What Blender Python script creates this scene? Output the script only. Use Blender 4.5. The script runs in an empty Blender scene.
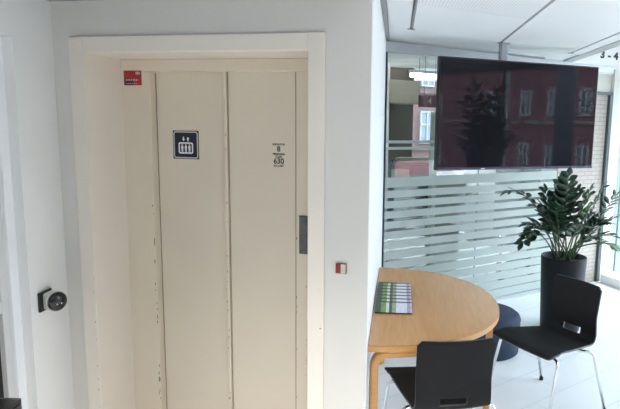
import bpy, bmesh, math, random
from mathutils import Vector, Matrix
random.seed(7)
SC = bpy.context.scene
COL = SC.collection
PI = math.pi

# ------------------------------------------------------------------ materials
def mat(name, col, rough=0.5, metal=0.0, spec=0.5, var=0.0, scale=6.0, bump=0.0, bscale=60.0, stretch=None, coat=0.0):
    m = bpy.data.materials.new(name); m.use_nodes = True
    nt = m.node_tree; b = nt.nodes['Principled BSDF']
    b.inputs['Base Color'].default_value = (*col, 1)
    b.inputs['Roughness'].default_value = rough
    b.inputs['Metallic'].default_value = metal
    b.inputs['Specular IOR Level'].default_value = spec
    if coat: b.inputs['Coat Weight'].default_value = coat; b.inputs['Coat Roughness'].default_value = 0.1
    tc = nt.nodes.new('ShaderNodeTexCoord')
    mp = nt.nodes.new('ShaderNodeMapping')
    nt.links.new(tc.outputs['Object'], mp.inputs['Vector'])
    if stretch: mp.inputs['Scale'].default_value = stretch
    if var > 0:
        n = nt.nodes.new('ShaderNodeTexNoise'); n.inputs['Scale'].default_value = scale; n.inputs['Detail'].default_value = 4
        r = nt.nodes.new('ShaderNodeValToRGB')
        r.color_ramp.elements[0].position = .3; r.color_ramp.elements[1].position = .7
        r.color_ramp.elements[0].color = (*[c*(1-var) for c in col], 1)
        r.color_ramp.elements[1].color = (*[min(1, c*(1+var)) for c in col], 1)
        nt.links.new(mp.outputs[0], n.inputs['Vector'])
        nt.links.new(n.outputs['Fac'], r.inputs['Fac']); nt.links.new(r.outputs['Color'], b.inputs['Base Color'])
    if bump > 0:
        n2 = nt.nodes.new('ShaderNodeTexNoise'); n2.inputs['Scale'].default_value = bscale; n2.inputs['Detail'].default_value = 5
        bp = nt.nodes.new('ShaderNodeBump'); bp.inputs['Strength'].default_value = bump; bp.inputs['Distance'].default_value = 0.004
        nt.links.new(mp.outputs[0], n2.inputs['Vector'])
        nt.links.new(n2.outputs['Fac'], bp.inputs['Height']); nt.links.new(bp.outputs['Normal'], b.inputs['Normal'])
    return m

def glass_mat(name, tint, ior):
    m = bpy.data.materials.new(name); m.use_nodes = True
    nt = m.node_tree; nt.nodes.clear()
    out = nt.nodes.new('ShaderNodeOutputMaterial'); mx = nt.nodes.new('ShaderNodeMixShader')
    tr = nt.nodes.new('ShaderNodeBsdfTransparent'); tr.inputs[0].default_value = (*tint, 1)
    gl = nt.nodes.new('ShaderNodeBsdfGlossy'); gl.inputs['Roughness'].default_value = 0.0; gl.inputs[0].default_value = (.95, 1, .98, 1)
    lw = nt.nodes.new('ShaderNodeLayerWeight'); lw.inputs['Blend'].default_value = .5
    pw = nt.nodes.new('ShaderNodeMath'); pw.operation = 'POWER'; pw.inputs[1].default_value = 5
    ma = nt.nodes.new('ShaderNodeMath'); ma.operation = 'MULTIPLY_ADD'; ma.inputs[1].default_value = 1-ior; ma.inputs[2].default_value = ior
    nt.links.new(lw.outputs['Facing'], pw.inputs[0]); nt.links.new(pw.outputs[0], ma.inputs[0])
    nt.links.new(ma.outputs[0], mx.inputs[0]); nt.links.new(tr.outputs[0], mx.inputs[1]); nt.links.new(gl.outputs[0], mx.inputs[2])
    nt.links.new(mx.outputs[0], out.inputs[0])
    return m

def frost_mat(name):
    m = bpy.data.materials.new(name); m.use_nodes = True
    nt = m.node_tree; nt.nodes.clear()
    out = nt.nodes.new('ShaderNodeOutputMaterial'); m1 = nt.nodes.new('ShaderNodeMixShader'); m2 = nt.nodes.new('ShaderNodeMixShader')
    tr = nt.nodes.new('ShaderNodeBsdfTransparent'); tr.inputs[0].default_value = (.9, .95, .93, 1)
    df = nt.nodes.new('ShaderNodeBsdfDiffuse'); df.inputs[0].default_value = (.66, .71, .68, 1)
    tl = nt.nodes.new('ShaderNodeBsdfTranslucent'); tl.inputs[0].default_value = (.80, .85, .83, 1)
    m1.inputs[0].default_value = .4; m2.inputs[0].default_value = .07
    nt.links.new(df.outputs[0], m1.inputs[1]); nt.links.new(tl.outputs[0], m1.inputs[2])
    nt.links.new(m1.outputs[0], m2.inputs[1]); nt.links.new(tr.outputs[0], m2.inputs[2])
    nt.links.new(m2.outputs[0], out.inputs[0])
    return m

def emit_mat(name, col, s):
    m = bpy.data.materials.new(name); m.use_nodes = True
    nt = m.node_tree; nt.nodes.clear()
    out = nt.nodes.new('ShaderNodeOutputMaterial'); e = nt.nodes.new('ShaderNodeEmission')
    e.inputs[0].default_value = (*col, 1); e.inputs[1].default_value = s
    nt.links.new(e.outputs[0], out.inputs[0]); return m

def brick_mat(name, c1, c2, mortar, bw, bh, ms, rough=.6, vec='Object', rot=(0, 0, 0), offset=.5, loc=(0, 0, 0), bump=0, spec=.5):
    m = bpy.data.materials.new(name); m.use_nodes = True
    nt = m.node_tree; b = nt.nodes['Principled BSDF']; b.inputs['Roughness'].default_value = rough
    b.inputs['Specular IOR Level'].default_value = spec
    tc = nt.nodes.new('ShaderNodeTexCoord'); mp = nt.nodes.new('ShaderNodeMapping')
    mp.inputs['Rotation'].default_value = rot; mp.inputs['Location'].default_value = loc
    br = nt.nodes.new('ShaderNodeTexBrick')
    br.inputs['Color1'].default_value = (*c1, 1); br.inputs['Color2'].default_value = (*c2, 1); br.inputs['Mortar'].default_value = (*mortar, 1)
    br.inputs['Scale'].default_value = 1; br.inputs['Brick Width'].default_value = bw; br.inputs['Row Height'].default_value = bh
    br.inputs['Mortar Size'].default_value = ms; br.inputs['Mortar Smooth'].default_value = .3; br.offset = offset
    nt.links.new(tc.outputs[vec], mp.inputs[0]); nt.links.new(mp.outputs[0], br.inputs['Vector']); nt.links.new(br.outputs['Color'], b.inputs['Base Color'])
    return m

M = {}
M['wall'] = mat('painted_wall', (.66, .645, .61), .6, var=.02, scale=2, bump=.25, bscale=45)
M['wall_white'] = mat('white_wall', (.80, .80, .79), .55, var=.015, scale=2, bump=.2, bscale=45)
M['cream'] = mat('cream_gloss_paint', (.69, .612, .495), .38, var=.02, scale=3, bump=.12, bscale=30)
M['cream_frame'] = mat('cream_frame_paint', (.78, .72, .64), .38, var=.02, scale=3, bump=.12, bscale=30)
M['chip'] = mat('bare_chipped_metal', (.20, .17, .14), .6, var=.3, scale=80)
M['ceil'] = mat('ceiling_white', (.80, .81, .82), .7, var=.01)
M['panel'] = mat('ceiling_panel_white', (.82, .83, .84), .5, var=.008)
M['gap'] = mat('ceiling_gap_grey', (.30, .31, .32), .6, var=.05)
M['rail'] = mat('grey_aluminium', (.50, .52, .53), .4, metal=.3, var=.03, scale=10)
M['joint'] = mat('dark_seal', (.06, .08, .08), .5, var=.1)
M['black'] = mat('black_shell', (.010, .010, .011), .6, spec=.18, var=.12, scale=25, bump=.06, bscale=300)
M['rim'] = mat('shell_edge', (.06, .06, .063), .5, var=.1)
M['chrome'] = mat('chrome', (.78, .79, .8), .12, metal=1.0, var=.02)
M['rubber'] = mat('dark_rubber', (.02, .02, .02), .7, var=.1)
M['planter'] = mat('black_planter', (.009, .010, .012), .45, spec=.2, var=.1, scale=8)
M['soil'] = mat('soil', (.03, .022, .015), .95, var=.5, scale=60, bump=.8, bscale=60)
M['leaf'] = mat('dark_green_leaf', (.013, .042, .018), .34, var=.45, scale=14)
M['leaf_light'] = mat('young_green_leaf', (.06, .14, .035), .4, var=.35, scale=14)
M['stem'] = mat('green_stem', (.05, .10, .04), .45, var=.3, scale=30)
M['pouf'] = mat('blue_felt', (.020, .036, .068), .9, var=.15, scale=120, bump=.4, bscale=250)
M['bezel'] = mat('tv_bezel', (.012, .012, .014), .3, var=.05)
M['bezel_low'] = mat('tv_lower_trim', (.10, .11, .15), .25, metal=.6, var=.05)
M['screen'] = mat('tv_screen_glass', (.012, .0115, .0145), .03, spec=.22)
M['steel'] = mat('dark_steel', (.09, .09, .095), .42, metal=.8, var=.15, scale=40)
M['pole'] = mat('grey_pole', (.36, .38, .41), .4, metal=.3, var=.04)
M['navy'] = mat('navy_sign', (.010, .016, .036), .4, var=.05)
M['silver'] = mat('silver_print', (.52, .53, .52), .45, var=.03)
M['white_print'] = mat('white_print', (.80, .81, .80), .5, var=.02)
M['ink'] = mat('black_print', (.03, .03, .03), .6, var=.05)
M['red'] = mat('red_sticker', (.34, .022, .022), .4, var=.2, scale=20)
M['plum'] = mat('plum_print', (.07, .015, .035), .4, var=.2, scale=40)
M['pink'] = mat('pale_print', (.62, .42, .42), .5, var=.05)
M['red_key'] = mat('red_lens', (.28, .012, .018), .25, var=.1)
M['cream_key'] = mat('cream_key', (.62, .56, .44), .4, var=.04)
M['key_edge'] = mat('brown_edge', (.14, .10, .07), .5, var=.1)
M['white_paint'] = mat('white_gloss_paint', (.82, .83, .84), .35, var=.01, bump=.1, bscale=30)
M['grey_paint'] = mat('pale_grey_paint', (.62, .62, .61), .5, var=.02)
M['dark_glass'] = mat('dark_door_glass', (.012, .014, .016), .08, var=.1)
M['housing'] = mat('pale_grey_plastic', (.60, .60, .57), .4, var=.03)
M['black_gloss'] = mat('black_plastic', (.012, .012, .012), .25, var=.1)
M['maroon'] = mat('maroon_sign', (.20, .03, .06), .5, var=.08)
M['post'] = mat('pale_post', (.66, .65, .58), .5, var=.03)
M['beige'] = mat('beige_panel', (.46, .42, .35), .6, var=.04)
M['brown'] = mat('grey_brown_panel', (.16, .145, .125), .55, var=.08)
M['dark'] = mat('dark_cabinet', (.035, .038, .038), .5, var=.15)
M['darkgreen'] = mat('dark_green_cabinet', (.05, .075, .062), .5, var=.2)
M['office'] = mat('office_wall_grey', (.40, .39, .36), .7, var=.02)
M['entry'] = mat('entrance_green_grey', (.22, .28, .255), .6, var=.03)
M['steel_blue'] = mat('street_pillar', (.10, .11, .14), .5, var=.05)
M['pink_wall'] = mat('pink_render', (.085, .050, .046), .85, var=.1, scale=.8)
M['win_dull'] = mat('dimmed_window_frame', (.22, .225, .23), .6, var=.03)  # white frames darkened in the colour to keep them from burning out
M['paper'] = mat('pale_paper', (.66, .60, .50), .8, var=.08)
M['concrete'] = mat('street_paving', (.10, .10, .105), .9, var=.1)
M['glass'] = glass_mat('partition_glass', (.93, .965, .95), .10)
M['glass_clear'] = glass_mat('front_glass', (.98, .99, .985), .02)
M['frost'] = frost_mat('frosted_film')
M['lamp'] = emit_mat('lamp_tube', (1, .97, .92), 4)
M['red_wall'] = mat('red_render', (.34, .145, .155), .85, var=.12, scale=.6)
M['stone'] = mat('pale_stone', (.42, .34, .30), .8, var=.08)
M['win_white'] = mat('white_window_frame', (.85, .86, .86), .5, var=.02)
M['win_glass'] = mat('window_pane', (.10, .12, .14), .1, var=.1)
M['tile'] = brick_mat('pale_floor_tile', (.78, .79, .80), (.76, .77, .78), (.60, .61, .62), .6, .3, .0035, rough=.32,
                      rot=(0, 0, math.radians(-37.3)), offset=.5, loc=(0.083, -.244, 0), spec=.4)
M['shutter'] = brick_mat('pale_brick', (.46, .40, .355), (.43, .37, .33), (.30, .26, .235), .13, .046, .004, rough=.7, rot=(PI/2, 0, 0))

def wood_mat():
    m = bpy.data.materials.new('birch_veneer'); m.use_nodes = True
    nt = m.node_tree; b = nt.nodes['Principled BSDF']; b.inputs['Roughness'].default_value = .24; b.inputs['Specular IOR Level'].default_value = .5
    tc = nt.nodes.new('ShaderNodeTexCoord'); mp = nt.nodes.new('ShaderNodeMapping'); mp.inputs['Scale'].default_value = (14, 1.2, 14)
    n = nt.nodes.new('ShaderNodeTexNoise'); n.inputs['Scale'].default_value = 4; n.inputs['Detail'].default_value = 6; n.inputs['Distortion'].default_value = .4
    r = nt.nodes.new('ShaderNodeValToRGB')
    r.color_ramp.elements[0].position = .3; r.color_ramp.elements[1].position = .75
    r.color_ramp.elements[0].color = (.47, .225, .075, 1); r.color_ramp.elements[1].color = (.56, .29, .108, 1)
    nt.links.new(tc.outputs['Object'], mp.inputs[0]); nt.links.new(mp.outputs[0], n.inputs['Vector'])
    nt.links.new(n.outputs['Fac'], r.inputs['Fac']); nt.links.new(r.outputs['Color'], b.inputs['Base Color'])
    return m
M['wood'] = wood_mat()
M['wood_edge'] = mat('birch_edge', (.58, .30, .10), .4, var=.12, scale=8, stretch=(2, 2, 60))

def cover_mat():
    """printed leaflet cover: dark green photos at the left, a white text field and a plum corner at the right"""
    m = bpy.data.materials.new('leaflet_cover'); m.use_nodes = True
    nt = m.node_tree; b = nt.nodes['Principled BSDF']; b.inputs['Roughness'].default_value = .35
    tc = nt.nodes.new('ShaderNodeTexCoord'); sx = nt.nodes.new('ShaderNodeSeparateXYZ')
    nt.links.new(tc.outputs['Object'], sx.inputs[0])
    mr = nt.nodes.new('ShaderNodeMapRange'); mr.inputs[1].default_value = -.105; mr.inputs[2].default_value = .105
    nt.links.new(sx.outputs[0], mr.inputs[0])
    r = nt.nodes.new('ShaderNodeValToRGB'); r.color_ramp.interpolation = 'CONSTANT'
    E_ = r.color_ramp.elements
    E_[0].position = 0; E_[0].color = (.018, .045, .03, 1)
    E_[1].position = .16; E_[1].color = (.16, .27, .07, 1)
    for p, c in ((.30, (.62, .66, .60)), (.38, (.06, .08, .05)), (.46, (.30, .36, .22)), (.57, (.72, .71, .78)), (.86, (.40, .30, .45)), (.95, (.62, .55, .62))):
        e = E_.new(p); e.color = (*c, 1)
    nt.links.new(mr.outputs[0], r.inputs['Fac'])
    n = nt.nodes.new('ShaderNodeTexNoise'); n.inputs['Scale'].default_value = 70; n.inputs['Detail'].default_value = 3
    nt.links.new(tc.outputs['Object'], n.inputs['Vector'])
    mx = nt.nodes.new('ShaderNodeMixRGB'); mx.blend_type = 'OVERLAY'; mx.inputs[0].default_value = .8
    nt.links.new(r.outputs['Color'], mx.inputs[1]); nt.links.new(n.outputs['Fac'], mx.inputs[2])
    ry = nt.nodes.new('ShaderNodeMapRange'); ry.inputs[1].default_value = .130; ry.inputs[2].default_value = .133; ry.inputs[3].default_value = 1; ry.inputs[4].default_value = .10
    nt.links.new(sx.outputs[1], ry.inputs[0])
    m2 = nt.nodes.new('ShaderNodeMixRGB'); m2.blend_type = 'MULTIPLY'; m2.inputs[0].default_value = 1
    nt.links.new(mx.outputs[0], m2.inputs[1]); nt.links.new(ry.outputs[0], m2.inputs[2])
    nt.links.new(m2.outputs[0], b.inputs['Base Color'])
    return m
M['cover'] = cover_mat()
M['page_edge'] = mat('leaflet_edge', (.05, .045, .05), .6, var=.2, scale=60)

def perf_mat():
    m = bpy.data.materials.new('slotted_panel'); m.use_nodes = True
    nt = m.node_tree; b = nt.nodes['Principled BSDF']; b.inputs['Roughness'].default_value = .5
    tc = nt.nodes.new('ShaderNodeTexCoord'); w = nt.nodes.new('ShaderNodeTexWave'); w.wave_type = 'BANDS'; w.bands_direction = 'X'
    w.inputs['Scale'].default_value = 16
    r = nt.nodes.new('ShaderNodeValToRGB'); r.color_ramp.elements[0].color = (.68, .69, .70, 1); r.color_ramp.elements[1].color = (.82, .83, .84, 1)
    r.color_ramp.elements[0].position = .05; r.color_ramp.elements[1].position = .35
    nt.links.new(tc.outputs['Object'], w.inputs['Vector']); nt.links.new(w.outputs['Fac'], r.inputs['Fac']); nt.links.new(r.outputs['Color'], b.inputs['Base Color'])
    return m
M['slots'] = perf_mat()

# ------------------------------------------------------------------ mesh helpers
def new_bm(): return bmesh.new()

def add_box(bm, c, s, rz=0.0, mat_i=0, bevel=0.0, M4=None):
    """box with centre c and full sizes s"""
    ret = bmesh.ops.create_cube(bm, size=1.0)
    vs = ret['verts']
    bmesh.ops.scale(bm, vec=Vector(s), verts=vs)
    if bevel > 0:
        es = list({e for v in vs for e in v.link_edges})
        r2 = bmesh.ops.bevel(bm, geom=es, offset=bevel, segments=2, affect='EDGES', profile=.5)
        vs = list({v for f in r2['faces'] for v in f.verts} | {v for v in vs if v.is_valid})
        # collect the whole island
        seen = set(vs); st = list(vs)
        while st:
            v = st.pop()
            for e in v.link_edges:
                o = e.other_vert(v)
                if o not in seen: seen.add(o); st.append(o)
        vs = list(seen)
    T = Matrix.Translation(Vector(c)) @ Matrix.Rotation(rz, 4, 'Z')
    if M4 is not None: T = M4 @ T
    bmesh.ops.transform(bm, matrix=T, verts=vs)
    for f in {f for v in vs for f in v.link_faces}: f.material_index = mat_i
    return vs

def add_tube(bm, pts, r, n=10, cap=True, radii=None):
    pts = [Vector(p) for p in pts]
    rings = []
    up = None
    for i, p in enumerate(pts):
        if i == 0: t = pts[1] - p
        elif i == len(pts) - 1: t = p - pts[i-1]
        else: t = (pts[i+1] - p).normalized() + (p - pts[i-1]).normalized()
        t.normalize()
        if up is None:
            up = Vector((0, 0, 1)) if abs(t.z) < .9 else Vector((1, 0, 0))
        a = t.cross(up).normalized(); b = a.cross(t).normalized(); up = b
        rr = radii[i] if radii else r
        rings.append([bm.verts.new(p + a*rr*math.cos(2*PI*k/n) + b*rr*math.sin(2*PI*k/n)) for k in range(n)])
    for i in range(len(rings)-1):
        for k in range(n):
            f = bm.faces.new((rings[i][k], rings[i][(k+1) % n], rings[i+1][(k+1) % n], rings[i+1][k])); f.smooth = True
    if cap:
        bm.faces.new(rings[0][::-1]); bm.faces.new(rings[-1])

def round_path(pts, r, seg=6):
    """polyline with its inner corners rounded"""
    pts = [Vector(p) for p in pts]; out = [pts[0]]
    for i in range(1, len(pts)-1):
        a = (pts[i-1]-pts[i]); b = (pts[i+1]-pts[i])
        d = min(r, a.length*.48, b.length*.48)
        p0 = pts[i] + a.normalized()*d; p1 = pts[i] + b.normalized()*d
        for k in range(seg+1):
            t = k/seg
            out.append((1-t)**2*p0 + 2*t*(1-t)*pts[i] + t*t*p1)
    out.append(pts[-1]); return out

def add_lathe(bm, prof, n=40, c=(0, 0, 0), mat_i=0, M4=None):
    rings = []
    for r, z in prof:
        if r < 1e-6:
            rings.append([bm.verts.new(Vector((c[0], c[1], c[2]+z)))])
        else:
            rings.append([bm.verts.new(Vector((c[0]+r*math.cos(2*PI*k/n), c[1]+r*math.sin(2*PI*k/n), c[2]+z))) for k in range(n)])
    vs = [v for r in rings for v in r]
    for a, b in zip(rings[:-1], rings[1:]):
        for k in range(n):
            if len(a) == 1 and len(b) == 1: continue
            if len(a) == 1: f = bm.faces.new((a[0], b[(k+1) % n], b[k]))
            elif len(b) == 1: f = bm.faces.new((a[k], a[(k+1) % n], b[0]))
            else: f = bm.faces.new((a[k], a[(k+1) % n], b[(k+1) % n], b[k]))
            f.smooth = True; f.material_index = mat_i
    if M4 is not None: bmesh.ops.transform(bm, matrix=M4, verts=vs)
    bmesh.ops.recalc_face_normals(bm, faces=bm.faces)
    return vs

def add_prism(bm, poly, z0, z1, mat_i=0, side_i=None):
    lo = [bm.verts.new((x, y, z0)) for x, y in poly]; hi = [bm.verts.new((x, y, z1)) for x, y in poly]
    n = len(poly)
    f = bm.faces.new(lo[::-1]); f.material_index = mat_i
    f = bm.faces.new(hi); f.material_index = mat_i
    for k in range(n):
        f = bm.faces.new((lo[k], lo[(k+1) % n], hi[(k+1) % n], hi[k])); f.material_index = mat_i if side_i is None else side_i
    bmesh.ops.recalc_face_normals(bm, faces=bm.faces)

def obj(name, bm, mats, parent=None, loc=None, rz=None, smooth=False):
    me = bpy.data.meshes.new(name); 
    if smooth:
        for f in bm.faces: f.smooth = True
    bm.to_mesh(me); bm.free()
    if not isinstance(mats, (list, tuple)): mats = [mats]
    for m in mats: me.materials.append(m)
    o = bpy.data.objects.new(name, me); COL.objects.link(o)
    if parent: o.parent = parent
    if loc is not None: o.location = loc
    if rz is not None: o.rotation_euler = (0, 0, rz)
    return o

def tag(o, label, cat, group=None, kind=None):
    o['label'] = label; o['category'] = cat
    if group: o['group'] = group
    if kind: o['kind'] = kind
    return o

def thing(name, label, cat, loc=(0, 0, 0), rz=0.0, group=None):
    o = bpy.data.objects.new(name, None); COL.objects.link(o); o.empty_display_size = .1
    o.location = loc; o.rotation_euler = (0, 0, rz)
    return tag(o, label, cat, group)

def struct(name, bm=None, mats=None, parent=None, loc=(0, 0, 0), rz=0.0):
    if bm is None:
        o = bpy.data.objects.new(name, None); COL.objects.link(o); o.location = loc; o.rotation_euler = (0, 0, rz)
        if parent: o.parent = parent
    else:
        o = obj(name, bm, mats, parent, loc, rz)
    if not parent: o['kind'] = 'structure'
    return o

def box_obj(name, c, s, m, parent=None, bevel=0.0, rz=0.0):
    bm = new_bm(); add_box(bm, c, s, rz, 0, bevel); return obj(name, bm, m, parent)

def text_bm(bm, s, size, M4, depth=.0006, align='CENTER', mat_i=0, sx=1.0, bold=0.0):
    cu = bpy.data.curves.new('lettering', 'FONT'); cu.body = s; cu.size = size; cu.align_x = align; cu.align_y = 'CENTER'
    cu.extrude = depth; cu.offset = bold
    t = bpy.data.objects.new('lettering', cu); COL.objects.link(t)
    dg = bpy.context.evaluated_depsgraph_get()
    me = bpy.data.meshes.new_from_object(t.evaluated_get(dg))
    me.transform(M4 @ Matrix.Diagonal((sx, 1, 1, 1)))
    k0 = len(bm.faces)
    bm.from_mesh(me)
    bm.faces.ensure_lookup_table()
    for f in bm.faces[k0:]: f.material_index = mat_i
    bpy.data.objects.remove(t); bpy.data.curves.remove(cu); bpy.data.meshes.remove(me)

def az(a): a = math.radians(a); return Vector((math.cos(a), math.sin(a), 0))

# ------------------------------------------------------------------ camera
H = 1.75; F = 560.0
p = math.atan(79/560); rho = .018
r0 = Vector((1, 0, 0)); u0 = Vector((0, math.sin(p), math.cos(p))); f0 = Vector((0, math.cos(p), -math.sin(p)))
Rc = math.cos(rho)*r0 + math.sin(rho)*u0; Uc = -math.sin(rho)*r0 + math.cos(rho)*u0
cam = bpy.data.cameras.new('camera'); cam.sensor_width = 36; cam.sensor_fit = 'HORIZONTAL'; cam.lens = 36*F/620
cam.shift_x = -60/620; cam.clip_start = .05; cam.clip_end = 300
co = bpy.data.objects.new('camera', cam); COL.objects.link(co)
co.matrix_world = Matrix((( Rc.x, Uc.x, -f0.x, 0), (Rc.y, Uc.y, -f0.y, 0), (Rc.z, Uc.z, -f0.z, H), (0, 0, 0, 1)))
SC.camera = co

# ------------------------------------------------------------------ the setting
CZ = 2.44        # lobby ceiling
HZ = 3.20        # ceiling by the front
FX = 4.30        # glazed front
bm = new_bm(); add_box(bm, (1.4, 2.0, -.1), (6.2, 16.0, .2)); struct('floor', bm, M['tile'])

EA = math.radians(-12)
LC = Vector((-1.485, 2.710, 0))                      # corner left wall / lift wall
ME = Matrix.Translation(LC) @ Matrix.Rotation(EA, 4, 'Z')   # lift-wall frame: x along the wall, y into it
EW = 1.513
# lift wall with its opening: one front skin, the wall's thickness behind it
bm = new_bm()
add_prism(bm, [(-.21, 0), (.137, 0), (.137, 2.062), (1.240, 2.062), (1.240, 0), (EW, 0), (EW, 3.2), (-.21, 3.2)], -.02, 0)
bmesh.ops.transform(bm, matrix=ME @ Matrix.Rotation(PI/2, 4, 'X'), verts=bm.verts)
add_box(bm, (-.0365, .16, 1.6), (.347, .28, 3.2), M4=ME)
add_box(bm, (.69, .16, (2.062+3.2)/2), (1.106, .28, 3.2-2.062), M4=ME)
add_box(bm, (1.30, .16, 1.6), (.12, .28, 3.2), M4=ME)
bmesh.ops.recalc_face_normals(bm, faces=bm.faces)
struct('wall_back', bm, M['wall'])
# shaft side wall (towards the lobby), runs on behind the glass partition
SD = az(87.2); RC = Vector((-.006, 2.395, 0)); MS = Matrix.Translation(RC) @ Matrix.Rotation(math.radians(87.2), 4, 'Z')
bm = new_bm(); k0 = [RC, RC+SD*5, RC+SD*5+Vector((-.15, .0, 0)), RC+Vector((-.16, .20, 0))]
add_prism(bm, [(v.x+.0005, v.y+.0005) for v in k0], 0, 3.2); struct('wall_right', bm, M['wall_white'])
bm = new_bm(); add_box(bm, (.64, .50, 1.6), (1.36, .03, 3.1), M4=ME); struct('wall_leak_block', bm, M['dark'])  # unseen board added behind the lift doors to stop light leaking in
# left wall with its door recess
bm = new_bm()
LA = math.radians(87.2)
LL = LC + Vector((-.022, 0, 0))
ML = Matrix.Translation(LL) @ Matrix.Rotation(LA, 4, 'Z')   # x along the wall (+ towards the corner), y to the left
add_box(bm, (-.10, .10, 1.6), (.36, .20, 3.2), M4=ML)
add_box(bm, (-.28-.55, .10, (2.09+3.2)/2), (1.10, .20, 3.2-2.09), M4=ML)
add_box(bm, (-1.38-2.7, .10, 1.6), (5.4, .20, 3.2), M4=ML)
struct('wall_left', bm, M['wall_white'])
bm = new_bm(); add_box(bm, (1.3, -4.6, 1.6), (6.2, .2, 3.2)); struct('wall_rear', bm, M['wall_white'])

# left door in its recess: painted jamb, leaf stile, dark glass, mid rail
d2 = struct('door_2', loc=LL, rz=LA)
def part_local(name, c, s, m, parent, bevel=0.0):
    bm = new_bm(); add_box(bm, c, s, 0, 0, bevel); return obj(name, bm, m, parent)
part_local('door_jamb', (-.308, .085, 1.045), (.055, .085, 2.09), M['white_paint'], d2, .004)
part_local('door_jamb', (-.83, .085, 2.063), (.99, .085, .054), M['white_paint'], d2, .004)
part_local('door_jamb', (-1.352, .085, 1.045), (.055, .085, 2.09), M['white_paint'], d2, .004)
bm = new_bm()
add_box(bm, (-.356, .085, 1.02), (.040, .05, 2.02), 0, 0, .004); add_box(bm, (-1.29, .085, 1.02), (.070, .05, 2.02), 0, 0, .004)
add_box(bm, (-.83, .085, .94), (.91, .05, .055), 0, 0, .004); add_box(bm, (-.83, .085, 1.98), (.86, .05, .09), 0, 0, .004)
add_box(bm, (-.83, .085, .09), (.86, .05, .16), 0, 0, .004)
obj('door_leaf', bm, M['grey_paint'], d2)
part_local('glass_pane', (-.825, .09, 1.02), (.90, .012, 1.86), M['dark_glass'], d2)
# lift front: architrave, reveal, door posts, leaves
t1 = struct('trim_1', loc=LC, rz=EA)
bm = new_bm()
add_box(bm, (.1095, -.006, 1.067), (.077, .014, 2.134), 0, 0, .003)
add_box(bm, (1.278, -.006, 1.067), (.076, .014, 2.134), 0, 0, .003)
add_box(bm, (.694, -.006, 2.098), (1.092, .014, .072), 0, 0, .003)
obj('architrave', bm, M['cream_frame'], t1)
bm = new_bm()
def quad_slab(bm, a, b, z0, z1, th):
    """vertical slab between plan points a and b, th thick to the left of a->b"""
    a = Vector(a); b = Vector(b); d = (b-a).normalized(); n = Vector((-d.y, d.x))*th
    add_prism(bm, [tuple(a), tuple(b), tuple(b+n), tuple(a+n)], z0, z1)
quad_slab(bm, (.147, -.002), (.154, .25), 0, 2.062, .01)
quad_slab(bm, (1.239, .25), (1.239, -.002), 0, 2.062, .01)
add_box(bm, (.686, .124, 2.067), (1.094, .252, .014))
obj('reveal', bm, M['cream_frame'], t1)
d1 = struct('door_1', loc=LC, rz=EA)
bm = new_bm()
add_box(bm, ((.150+.316)/2, .275, 1.0), (.166, .05, 2.0), 0, 0, .003)
add_box(bm, (1.166, .275, 1.0), (.150, .05, 2.0), 0, 0, .003)
add_box(bm, (.691, .275, 2.030), (1.083, .05, .06), 0, 0, .003)
obj('door_frame', bm, M['cream'], d1)
bm = new_bm()
add_box(bm, (.53, .307, .998+.0175), (.46, .02, 2.02), 0, 0, .002)

obj('door_panel', bm, M['cream'], d1)
bm = new_bm()
add_box(bm, (.916, .291, 1.0155), (.376, .02, 2.02), 0, 0, .003)
add_box(bm, (.7125, .287, 1.0155), (.019, .034, 2.02), 0, 0, .004)
add_box(bm, (.715, .300, 1.0155), (.03, .012, 2.02))
obj('door_panel', bm, M['cream'], d1)
bm = new_bm(); add_box(bm, (.3185, .2968, 1.0), (.004, .0012, 1.99)); obj('door_seam', bm, M['chip'], d1)
bm = new_bm(); add_box(bm, (.7005, .2968, 1.0), (.005, .0012, 1.99)); obj('door_seam', bm, M['chip'], d1)
bm = new_bm(); add_box(bm, (1.0925, .2494, 1.0), (.003, .0012, 1.99)); obj('door_seam', bm, M['brown'], d1)
bm = new_bm(); add_box(bm, (1.136, .2465, 1.209), (.050, .007, .192), 0, 0, .002)
add_box(bm, (1.150, .2425, 1.209), (.006, .006, .17), 0, 0, .001)
hp = obj('handle_plate', bm, M['steel'], d1); hp['label'] = 'dark steel pull plate'
# paint chipped off along the edges
def chips(parent, items, name='paint_chips'):
    bm = new_bm()
    for (u, y, z, w, h) in items:
        n = 7; vs = []
        for k in range(n):
            a = 2*PI*k/n; q = random.uniform(.6, 1.1)
            vs.append(bm.verts.new((u + w*.5*q*math.cos(a), y, z + h*.5*q*math.sin(a))))
        f = bm.faces.new(vs)
        r = bmesh.ops.extrude_face_region(bm, geom=[f]); bmesh.ops.translate(bm, vec=(0, -.0006, 0), verts=[v for v in r['geom'] if isinstance(v, bmesh.types.BMVert)])
    bmesh.ops.recalc_face_normals(bm, faces=bm.faces)
    o = obj(name, bm, M['chip'], parent); o['label'] = 'dark spots where the cream paint is chipped'; return o
it = [(.311, .2496, .36, .011, .035), (.311, .2496, .44, .006, .012), (.310, .2496, .30, .006, .01), (.312, .2496, .25, .006, .014), (.309, .2496, 1.12, .006, .06)]
for k in range(14): it.append((.305+random.uniform(0, .009), .2496, random.uniform(.2, 1.5), .006, random.uniform(.008, .03)))
for k in range(16): it.append((.708+random.uniform(0, .008), .2696, random.uniform(.2, 1.7), .004, random.uniform(.006, .022)))
for k in range(8): it.append((1.094+random.uniform(0, .004), .2496, random.uniform(.35, 1.3), .003, random.uniform(.006, .02)))
chips(d1, it)
it = [(1.303, -.0131, .838, .007, .007), (1.298, -.0131, .836, .004, .004), (1.29, -.0131, 1.02, .004, .004)]
for k in range(9): it.append((1.235, -.0131, random.uniform(.45, 1.05), .003, random.uniform(.005, .014)))
for k in range(7): it.append((.138, -.0131, random.uniform(.3, 1.0), .003, random.uniform(.005, .014)))
chips(t1, it)

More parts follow.
